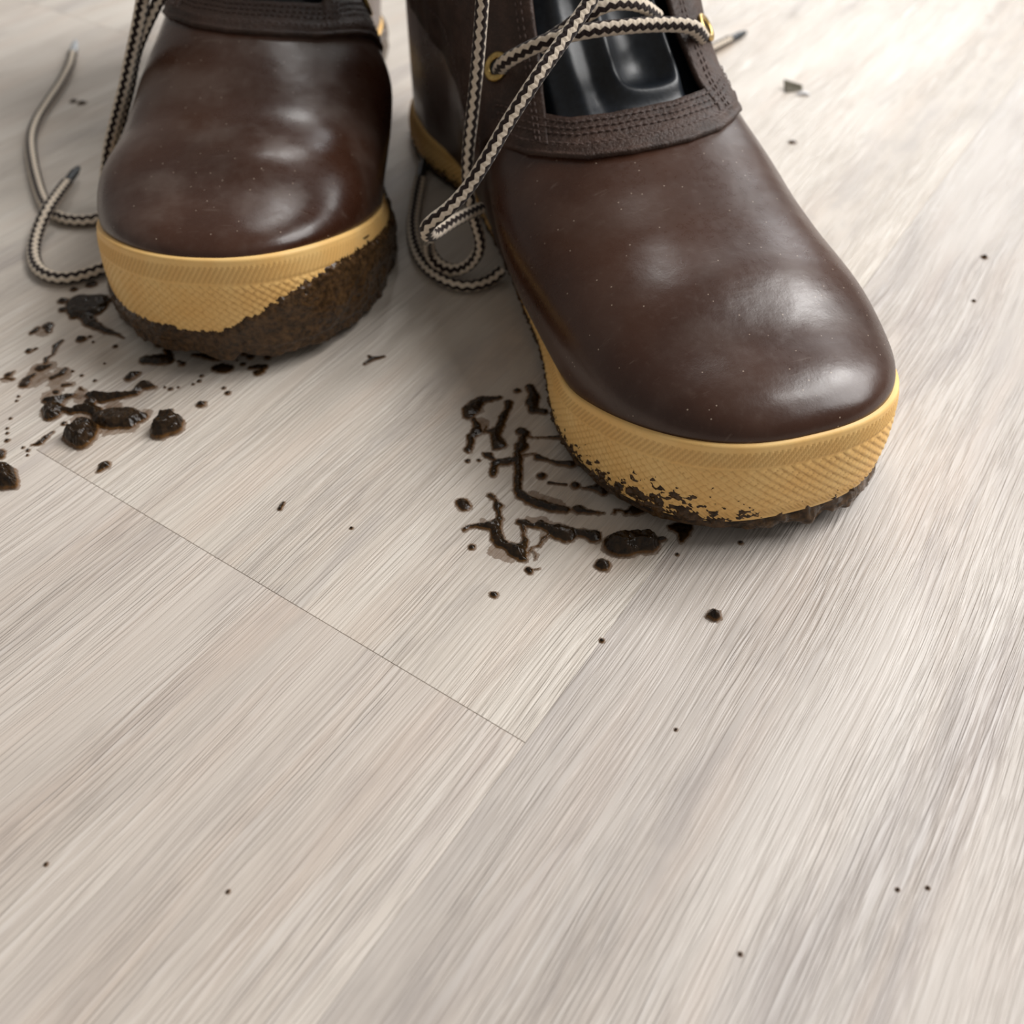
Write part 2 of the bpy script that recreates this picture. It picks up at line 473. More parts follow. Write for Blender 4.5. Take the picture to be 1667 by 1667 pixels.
def tube(path, ra, rb, nseg, step, pitch, parent, name, mat, close=True, taper=None, uoff=0.0):
    P = np.asarray(path, float)
    # Catmull-Rom resampling
    Q = np.concatenate([[2 * P[0] - P[1]], P, [2 * P[-1] - P[-2]]])
    pts = []
    for i in range(1, len(Q) - 2):
        n = max(4, int(np.linalg.norm(Q[i + 1] - Q[i]) / .0004))
        t = np.linspace(0, 1, n, endpoint=False)[:, None]
        a, b, c, d = Q[i - 1], Q[i], Q[i + 1], Q[i + 2]
        pts.append(.5 * ((2 * b) + (-a + c) * t + (2 * a - 5 * b + 4 * c - d) * t ** 2 + (-a + 3 * b - 3 * c + d) * t ** 3))
    pts = np.concatenate(pts + [P[-1:]])
    L = np.concatenate([[0], np.cumsum(np.linalg.norm(np.diff(pts, axis=0), axis=1))])
    n = max(4, int(L[-1] / step))
    t = np.linspace(0, L[-1], n)
    C = np.stack([np.interp(t, L, pts[:, k]) for k in range(3)], -1)
    ks = np.ones(5) / 5
    C[2:-2] = np.stack([np.convolve(C[:, k], ks, 'valid') for k in range(3)], -1)
    T = np.gradient(C, axis=0); T /= np.linalg.norm(T, axis=1, keepdims=True)
    up = np.array([0, -.6, .8]); nv = up - T[0] * (up @ T[0]); nv /= np.linalg.norm(nv)
    ns = []
    for i in range(n):
        nv = nv - T[i] * (nv @ T[i]); nv /= np.linalg.norm(nv); ns.append(nv.copy())
    Nn = np.array(ns); Bn = np.cross(T, Nn)
    th = np.linspace(0, 2 * np.pi, nseg + 1)
    sc = np.ones(n)
    if taper: sc *= 1 - (1 - taper) * sstep(L[-1] - .006, L[-1], t)
    V = C[:, None] + sc[:, None, None] * (Bn[:, None] * (ra * np.cos(th))[None, :, None] + Nn[:, None] * (rb * np.sin(th))[None, :, None])
    uv = np.stack(np.broadcast_arrays((th / (2 * np.pi) + uoff)[None] + 0 * t[:, None], (t / pitch)[:, None] + 0 * th[None]), -1)
    F = grid_faces(n, nseg + 1)
    if close:
        F = F + [list(range(nseg - 1, -1, -1)), [(n - 1) * (nseg + 1) + j for j in range(nseg)]]
    return mesh_obj(name, V, F, mat, parent, uv=uv), C, T

def stitches(pts, nrm, parent, name='stitching', ln=.0017, rad=.00033):
    """pts: list of (position, direction, normal) for many short stitches joined in one mesh"""
    V, F = [], []
    for p, d, n in zip(*pts):
        d = d / np.linalg.norm(d); n = n - d * (n @ d); n /= np.linalg.norm(n); b = np.cross(d, n)
        k = len(V)
        for a, w, h in ((-.5, .45, .1), (-.28, 1, .9), (.28, 1, .9), (.5, .45, .1)):
            for cx, cz in ((-1, -.4), (-.6, .8), (.6, .8), (1, -.4)):
                V.append(p + d * a * ln + b * cx * rad * w + n * (cz * rad * h))
        for i in range(3):
            for j in range(3): F.append([k + i * 4 + j, k + i * 4 + j + 1, k + i * 4 + 5 + j, k + i * 4 + 4 + j])
    o = mesh_obj(name, np.array(V), F, THREAD, parent)
    return tag(o, 'rows of short brown thread stitches', kind='stuff')

def stitch_row(B, xs, phs, d, pitch=.0024):
    p = B.off(xs, phs, d); n = B.N(xs, phs)
    L = np.concatenate([[0], np.cumsum(np.linalg.norm(np.diff(p, axis=0), axis=1))])
    t = np.arange(pitch / 2, L[-1], pitch)
    f = lambda A: np.stack([np.interp(t, L, A[:, k]) for k in range(3)], -1)
    q = f(p); dd = f(np.gradient(p, axis=0)); return q, dd, f(n)

def build_boot(B, loc, yaw, label, laces, rub, mudfun, thr=.018, detail=True):
    root = tag(empty('rubber_boot', (loc[0], loc[1], 0), yaw), label, 'boot', 'pair of muddy duck boots')
    # --- brown rubber shell, toe to heel
    xs = np.concatenate([.06 * np.linspace(0, 1, 70) ** 2.0, np.linspace(.0612, .25, 120), .25 + .0475 * np.sin(np.linspace(.03, 1, 40) * np.pi / 2)])
    xs[0] = 1e-5
    tau = np.linspace(0, 1, 121); tau = .5 * tau + .5 * (3 * tau ** 2 - 2 * tau ** 3)
    hi = np.minimum(1.0, .5 + 0 * xs)
    side_z = lambda x: np.interp(x, [.12, .145, .18, .25, .30], [.052, .052, .058, .070, .075])
    V = B.P(xs[:, None], np.pi * tau[None])
    # behind the hem the rubber goes on under the leather, sinking below it
    slo = lambda u: B.hem0 + np.interp(np.abs(u), [0, .010, .0169, .0224, .0264, .0315, .0363, .0412, .045], [0, .0008, .0030, .0052, .0085, .0135, .0200, .0320, .043])
    bx = xs[:, None] - slo(V[..., 0])
    V[..., 2] -= .014 * sstep(.004, .011, bx)
    V[..., 2] = np.where(bx > .008, np.minimum(V[..., 2], side_z(xs)[:, None] + .006), V[..., 2])
    sk = V.copy()[:, [0, -1]]; sk[..., 2] -= .004
    V = np.concatenate([sk[:, :1], V, sk[:, 1:]], 1)
    shell = mesh_obj('rubber_shell', V, grid_faces(len(xs), V.shape[1]), rub, root)
    shell['label'] = 'glossy dark brown rubber toe and shell'
    # --- tan rubber band with moulded relief
    q, nr, arc = B.outline(.0005)
    v = np.linspace(0, 1, 58)
    S = B.band(v, q, nr)
    hg = B.zf(np.maximum(q[:, 1], 0)) - B.zb(q[:, 1])
    d, gr = relief(arc, v, hg)
    S[..., :2] += nr[None] * d[..., None]
    top = S[-1].copy(); t1 = top.copy(); t1[:, :2] -= nr * .0006; t1[:, 2] += .0005
    t2 = top.copy(); t2[:, :2] -= nr * .0035; t2[:, 2] += .0003
    S2 = np.concatenate([S, t1[None], t2[None]])
    gr2 = np.concatenate([gr, 0 * gr[:2]])
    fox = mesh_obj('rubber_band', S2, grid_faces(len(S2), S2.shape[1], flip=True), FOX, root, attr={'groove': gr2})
    fox['label'] = 'tan rubber band with ribs and scale pattern'
    # --- outsole
    q2, nr2, _ = B.outline(.003)
    x2 = np.maximum(q2[:, 1], 0); zb = B.zb(x2)
    rings = []
    for dz, inn in ((.0034, .0002), (.0008, .0006), (.0, .0016)):
        rings.append(np.concatenate([q2 - nr2 * (inn - B.delta), (zb + dz + .0001)[:, None]], 1))
    mid = np.concatenate([np.stack([0 * x2, x2], -1), (zb + .0003)[:, None]], 1)
    R4 = np.array(rings + [mid])
    sole = mesh_obj('outsole', R4, grid_faces(4, R4.shape[1]), SOLE, root)
    # --- mud caked on band and sole
    q3, nr3, arc3 = B.outline(.0006)
    vm = np.linspace(-.12, .95, 64)
    S3 = B.band(vm, q3, nr3)
    A3, V3 = np.meshgrid(arc3, vm)
    U3 = np.broadcast_to(q3[:, 0][None], A3.shape); X3 = np.broadcast_to(q3[:, 1][None], A3.shape)
    th, drop = mudfun(A3 * 1000, V3, U3, X3)
    S3[..., :2] += nr3[None] * np.maximum(th, -.0016)[..., None]
    S3[..., 2] = np.maximum(S3[..., 2] - drop, .0002)
    keep = th > -.0009
    F = [f for f in grid_faces(len(vm), S3.shape[1], flip=True) if keep.ravel()[f].any()]
    used = np.unique(np.array(F)); mp = -np.ones(keep.size, int); mp[used] = np.arange(len(used))
    md = mesh_obj('mud_coating', S3.reshape(-1, 3)[used], mp[np.array(F)].tolist(), MUD, root)
    md['label'] = 'wet brown mud caked on the sole edge'
    # --- leather hem across the vamp
    uu = np.linspace(-.0405, .0405, 121)
    r = np.linspace(0, 1, 15)
    X = slo(uu)[None] + r[:, None] * .0172
    PH = np.broadcast_to(B.ph_u(slo(uu) + .006, uu)[None], X.shape)
    lift = .0016 + .0006 * np.exp(-((r - .25) / .05) ** 2) - .0009 * np.exp(-((r - .17) / .03) ** 2)
    Tm = B.off(X, PH, lift[:, None] + 0 * X)
    lo_in = B.off(X[:1], PH[:1], .0002 + 0 * X[:1]); hi_in = B.off(X[-1:], PH[-1:], -.0012 + 0 * X[:1])
    T4 = np.concatenate([lo_in, Tm, hi_in])
    hem = mesh_obj('leather_hem', T4, grid_faces(*T4.shape[:2]), LEATHER, root)
    hem['label'] = 'stitched dark leather hem across the rubber toe'
    rows = [stitch_row(B, slo(uu) + rr * .0172, PH[0], .0019 if rr > .2 else .0022) for rr in (.30, .55, .70, .86)]
    stitches([np.concatenate([a[k] for a in rows]) for k in range(3)], None, hem)
    eyes = {}
    # --- leather quarters
    for side in (1, -1):
        lam = np.linspace(0, 1, 40); sg = np.linspace(0, 1, 90) ** 1.3
        G = np.zeros((len(lam), len(sg), 2))
        for i, l in enumerate(lam):
            def phi(x):
                th_ = np.interp(x, [.122, .15, .175, .19, .3], [.031, .0245, .021, .018, .002] if side < 0 else [.025, .0195, .0175, .016, .002])
                a = B.ph_u(x, side * th_); zc = B.ph_z(x, np.minimum(.172, B.zt(x)), side)
                a = np.where(x > .17, np.minimum(a, zc) if side > 0 else np.maximum(a, zc), a)
                b = B.ph_z(x, side_z(x) - .004, side)
                return b + (a - b) * l
            s0 = .118
            for _ in range(6):
                u0 = B.P(s0, phi(s0))[0]; s0 = .5 * s0 + .5 * min(.15, float(slo(u0) + .004))
            x = s0 + (.294 - s0) * sg
            G[i, :, 0] = x; G[i, :, 1] = phi(x)
        wr = .0009 * fbm(G[..., 0] * 90, G[..., 1] * 5, 5 + side, 3)
        pull = .0022 * sstep(.75, 1, lam)[:, None] * sstep(.125, .16, G[..., 0])     # throat edge stands proud
        o1 = B.off(G[..., 0], G[..., 1], .0009 + wr + pull)
        qd = mesh_obj('leather_quarter', o1, grid_faces(*o1.shape[:2], flip=(side < 0)), LEATHER, root)
        md_ = qd.modifiers.new('thick', 'SOLIDIFY'); md_.thickness = .0018; md_.offset = 0
        rr = []
        for l in (.86, .92):
            i = int(l * 39); rr.append((B.off(G[i, :, 0], G[i, :, 1], .0020 + pull[i] + wr[i]), B.N(G[i, :, 0], G[i, :, 1])))
        pts = [[], [], []]
        for p, n in rr + [(B.off(G[3, :, 0], G[3, :, 1], .0020 + wr[3]), B.N(G[3, :, 0], G[3, :, 1]))]:
            L = np.concatenate([[0], np.cumsum(np.linalg.norm(np.diff(p, axis=0), axis=1))]); t = np.arange(.002, L[-1], .0026)
            f = lambda A: np.stack([np.interp(t, L, A[:, k]) for k in range(3)], -1)
            pts[0].append(f(p)); pts[1].append(f(np.gradient(p, axis=0))); pts[2].append(f(n))
        stitches([np.concatenate(a) for a in pts], None, qd)
        # eyelets up the throat edge
        for ex in ((.1545 if side > 0 else .1588), .181):
            eu = side * (.0336 if side > 0 else .0358) * np.interp(ex, [.159, .181], [1, .94])
            ph = float(B.ph_u(ex, eu)); c = B.off(ex, ph, .0026); n = B.N(ex, ph); eyes[(side, ex > .17)] = (c, n)
            a = np.cross(n, [0, 1, 0]); a /= np.linalg.norm(a); b = np.cross(n, a)
            t = np.linspace(0, 2 * np.pi, 29)[:-1]; w = np.linspace(0, 2 * np.pi, 13)[:-1]
            R = .0037 + .0012 * np.cos(w)[None]
            E = c + (a * np.cos(t)[:, None, None] + b * np.sin(t)[:, None, None]) * R[..., None] + n * (.0008 * np.sin(w))[None, :, None]
            E = np.concatenate([E, E[:1]])
            ey = mesh_obj('eyelet', E, grid_faces(29, 12, wrap_j=True), BRASS, root); ey['label'] = 'brass eyelet ring'
            dk = np.concatenate([[c - n * .0002], c - n * .0002 + (a * np.cos(t)[:, None] + b * np.sin(t)[:, None]) * .0034])
            mesh_obj('eyelet_hole', dk, [[0, 1 + i, 1 + (i + 1) % 28] for i in range(28)], GUSSET, ey)
    # --- black gusset in the throat
    gu = np.linspace(-.036, .033, 100); gx = np.linspace(.1145, .196, 120)
    GU, GXX = np.meshgrid(gu, gx, indexing='xy')
    GU = GU + .0010 * fbm(GU * 90, GXX * 90, 77, 2); PHg = B.ph_u(GXX, GU)
    fold = 0 * GU
    def ridge(pts, wd, amp):
        pts = np.array(pts, float)
        for _ in range(4):
            if len(pts) > 2: pts = np.concatenate([pts[:1], np.stack([.75 * pts[:-1] + .25 * pts[1:], .25 * pts[:-1] + .75 * pts[1:]], 1).reshape(-1, 2), pts[-1:]])
        best = np.full(GU.shape, 9.)
        for (a0, b0), (a1, b1) in zip(pts[:-1], pts[1:]):
            dx, dy = a1 - a0, b1 - b0
            t = np.clip(((GU - a0) * dx + (GXX - b0) * dy) / (dx * dx + dy * dy + 1e-12), 0, 1)
            best = np.minimum(best, np.hypot(GU - a0 - t * dx, GXX - b0 - t * dy))
        return amp * np.exp(-.5 * (best / wd) ** 2)
    fold = fold + ridge([(-.004, .165), (-.004, .147), (-.0045, .135), (.0, .1305), (.012, .1305), (.0175, .134), (.017, .15), (.0145, .165)], .0021, .0030)
    fold = fold + ridge([(-.016, .125), (-.0165, .15), (-.016, .175)], .0024, .0016)
    fold = fold - ridge([(.006, .152), (.007, .141)], .005, .0030) - ridge([(-.010, .125), (-.010, .16)], .003, .0012)
    fold = fold * sstep(.118, .127, GXX) - .0030 * sstep(.020, .027, np.abs(GU + .004)) * sstep(.12, .13, GXX)
    gs = B.off(GXX, PHg, -.0022 + fold)
    ob = mesh_obj('gusset', gs, grid_faces(*gs.shape[:2]), GUSSET, root)
    ob['label'] = 'black folded leather gusset behind the laces'
    # --- laces
    for nm, pts in laces:
        P = np.array(pts, float) * 1e-4
        # strands run on, out of the picture, to the eyelets they are threaded through
        hook = {'hanging loop': (-1, True), 'diagonal': (1, True), 'hanging': (-1, True), 'hanging 2': (-1, False)}.get(nm)
        if hook:
            c, n = eyes[hook]
            mid = .5 * (P[0] + c) + n * .012 + np.array([0, -.004, .008])
            P = np.concatenate([[c - n * .003, c + n * .005, mid], P])
        if nm == 'rear': P = np.concatenate([[[.056, .255, .003], [.078, .283, .003]], P])
        lo, C, T = tube(P, .0026, .0021, 22, .0009, .0031, root, 'lace', LACE, uoff=0.0 if nm == 'diagonal' or nm.startswith('floor') else .125)
        lo['label'] = 'brown and cream woven bootlace'
        if nm in ('floor', 'rear', 'floor 2'):
            e, d = (C[0], -T[0]) if nm != 'rear' else (C[-1], T[-1])
            tp = [e - d * .002, e + d * .004, e + d * .010, e + d * .016]
            ag, _, _ = tube(tp, .0019, .0017, 12, .001, .01, lo, 'lace_tip', AGLET if (nm == 'floor' and rub is RUB_L) else GUSSET, taper=.6)
            ag['label'] = 'stiff lace tip'
    return root

p_r = dict(W=.0498, a=.0786, n=2.57, k=-.0006, hf0=.0308, hf1=.0156, spring=.0084, delta=.001, z2=.0458, z5=.055, z9=.0621, z13=.0722, e=.86, inset=.0009, arch=.011, arch0=.045, bulge=1.6, tuck=.2, heel=1.0, med=-1, hem0=.1056)
p_l = dict(W=.0504, a=.0764, n=2.26, k=.0055, hf0=.0350, hf1=.0179, spring=.0085, delta=.0013, z2=.0458, z5=.0562, z9=.0627, z13=.0734, e=.85, inset=.0011, arch=.015, arch0=.066, bulge=1.45, tuck=.75, heel=0.0, med=1, hem0=.1085)

def mud_right(A, V, U, X):
    n1 = fbm(A / 2.2, V * 14, 3, 4); n2 = fbm(A / .9, V * 34, 11, 3); n3 = fbm(A / 6, V * 5, 29, 3)
    lim = np.interp(U, [-.05, -.042, -.030, -.018, -.008, 0.0, .02, .045, .05], [.26, .36, .40, .22, .02, -.04, -.05, -.03, .0])
    lim = np.where((X > .05) & (U < 0), .30, lim)
    lim = np.where((X > .05) & (U > 0), .05, lim)
    th = (lim - V) * .0030 + n1 * .0016 + n2 * .0010 - .0004
    # small clot over the edge at the right of the toe
    th = np.maximum(th, .0016 - .0035 * np.hypot((U - .0185) / .0022, (V - .03) / .06))
    sole = sstep(.02, -.02, V)
    cover = sstep(-.03, .0, U) * .0010
    th = np.maximum(th * (1 - sole) + sole * (.0003 + cover + .0012 * n3 + .0008 * n1), np.where(V < -.01, .0002, -1))
    return th, sole * np.clip(.0022 + .002 * n3, 0, .006) * sstep(-.02, .01, U)

def mud_left(A, V, U, X):
    n1 = fbm(A / 3.0, V * 11, 41, 4); n2 = fbm(A / 1.1, V * 30, 53, 3); n3 = fbm(A / 7, V * 4, 61, 3)
    lim = np.interp(U, [-.05, -.03, 0.0, .008, .018, .030, .042, .05], [.20, .22, .19, .22, .42, .62, .78, .80])
    lim = np.where((X > .045) & (U > 0), .76, lim)
    lim = np.where((X > .045) & (U < 0), .30, lim)
    dd = lim - V + .05 * n1 + .05 * n2
    th = np.clip(dd * .012, -.002, .0011) + sstep(0, .05, dd) * (.0011 * n3 + .0004 * n2 + .0004)
    th = np.maximum(th, .0012 - .0035 * np.hypot((U - .0475) / .0025, (V - .86) / .06))
    return th, sstep(.04, -.06, V) * (.0014 + .0022 * n3)

LACES_R = [
    ('hanging loop', [[-449,1475,1070],[-452,1476,1002],[-462,1479,895],[-474,1483,782],[-493,1479,657],[-511,1474,547],[-520,1466,453],[-523,1436,379],[-502,1458,280],[-484,1463,200],[-490,1480,130],[-524,1508,70],[-575,1535,45],[-621,1573,60],[-644,1589,110],[-661,1520,200]]),
    ('diagonal', [[-151,1253,1110],[-201,1227,1058],[-303,1176,974],[-397,1133,896],[-489,1110,792],[-564,1092,695],[-625,1090,615],[-689,1090,558],[-735,1105,520],[-749,1130,479],[-721,1184,425],[-645,1265,403],[-562,1354,372],[-494,1426,344]]),
    ('crossing', [[-362,1594,731],[-370,1513,792],[-318,1433,858],[-247,1379,903],[-146,1357,921],[-41,1365,917],[70,1382,905],[176,1400,886],[243,1421,860],[311,1483,798]]),
    ('upper crossing', [[-262,1478,844],[-205,1439,894],[-148,1410,945],[-83,1399,976],[-18,1410,972],[59,1438,944],[152,1513,876]]),
    ('floor', [[-520,2242,40],[-578,2089,30],[-636,1907,30],[-662,1742,30],[-654,1602,30],[-608,1493,30],[-541,1438,30],[-457,1449,30],[-402,1471,50]]),
    ('rear', [[1084,3023,30],[1220,3092,30],[1322,3155,25],[1416,3213,20]]),
]
LACES_L = [
    ('hanging', [[-330,1099,872],[-366,1098,791],[-411,1096,696],[-462,1094,597],[-516,1081,487],[-578,1069,372],[-635,1046,256],[-680,1024,136],[-675,955,80],[-664,930,40]]),
    ('hanging 2', [[-270,1162,853],[-328,1149,773],[-393,1137,687],[-453,1124,596],[-510,1112,474],[-570,1099,358],[-625,1077,241],[-667,1055,120],[-649,968,60]]),
    ('floor', [[-1372,2488,25],[-1333,2324,25],[-1306,2111,25],[-1292,1909,25],[-1273,1720,25],[-1227,1541,25],[-1131,1320,25],[-1020,1104,25],[-948,988,25],[-882,918,25],[-804,884,25],[-721,892,25],[-661,943,30]]),
    ('floor 2', [[-900,1116,60],[-893,1013,70],[-891,878,70],[-900,781,40],[-877,660,25],[-820,548,25],[-748,489,25],[-675,480,25],[-607,516,25],[-533,573,30]]),
]

boot_r = build_boot(Boot(p_r), (.0792, .1853), .3108,
                    'nearer brown duck boot on the right, black gusset showing, mud along its sole', LACES_R, RUB_R, mud_right)
boot_l = build_boot(Boot(p_l, [(-.014, .048, .014, .008, -.0024), (.0, .072, .060, .012, -.0030), (.010, .043, .008, .0045, .0012)]), (-.1008, .2608), -.0419,
                    'farther brown duck boot on the left, thick mud over the tan toe band', LACES_L, RUB_L, mud_left)

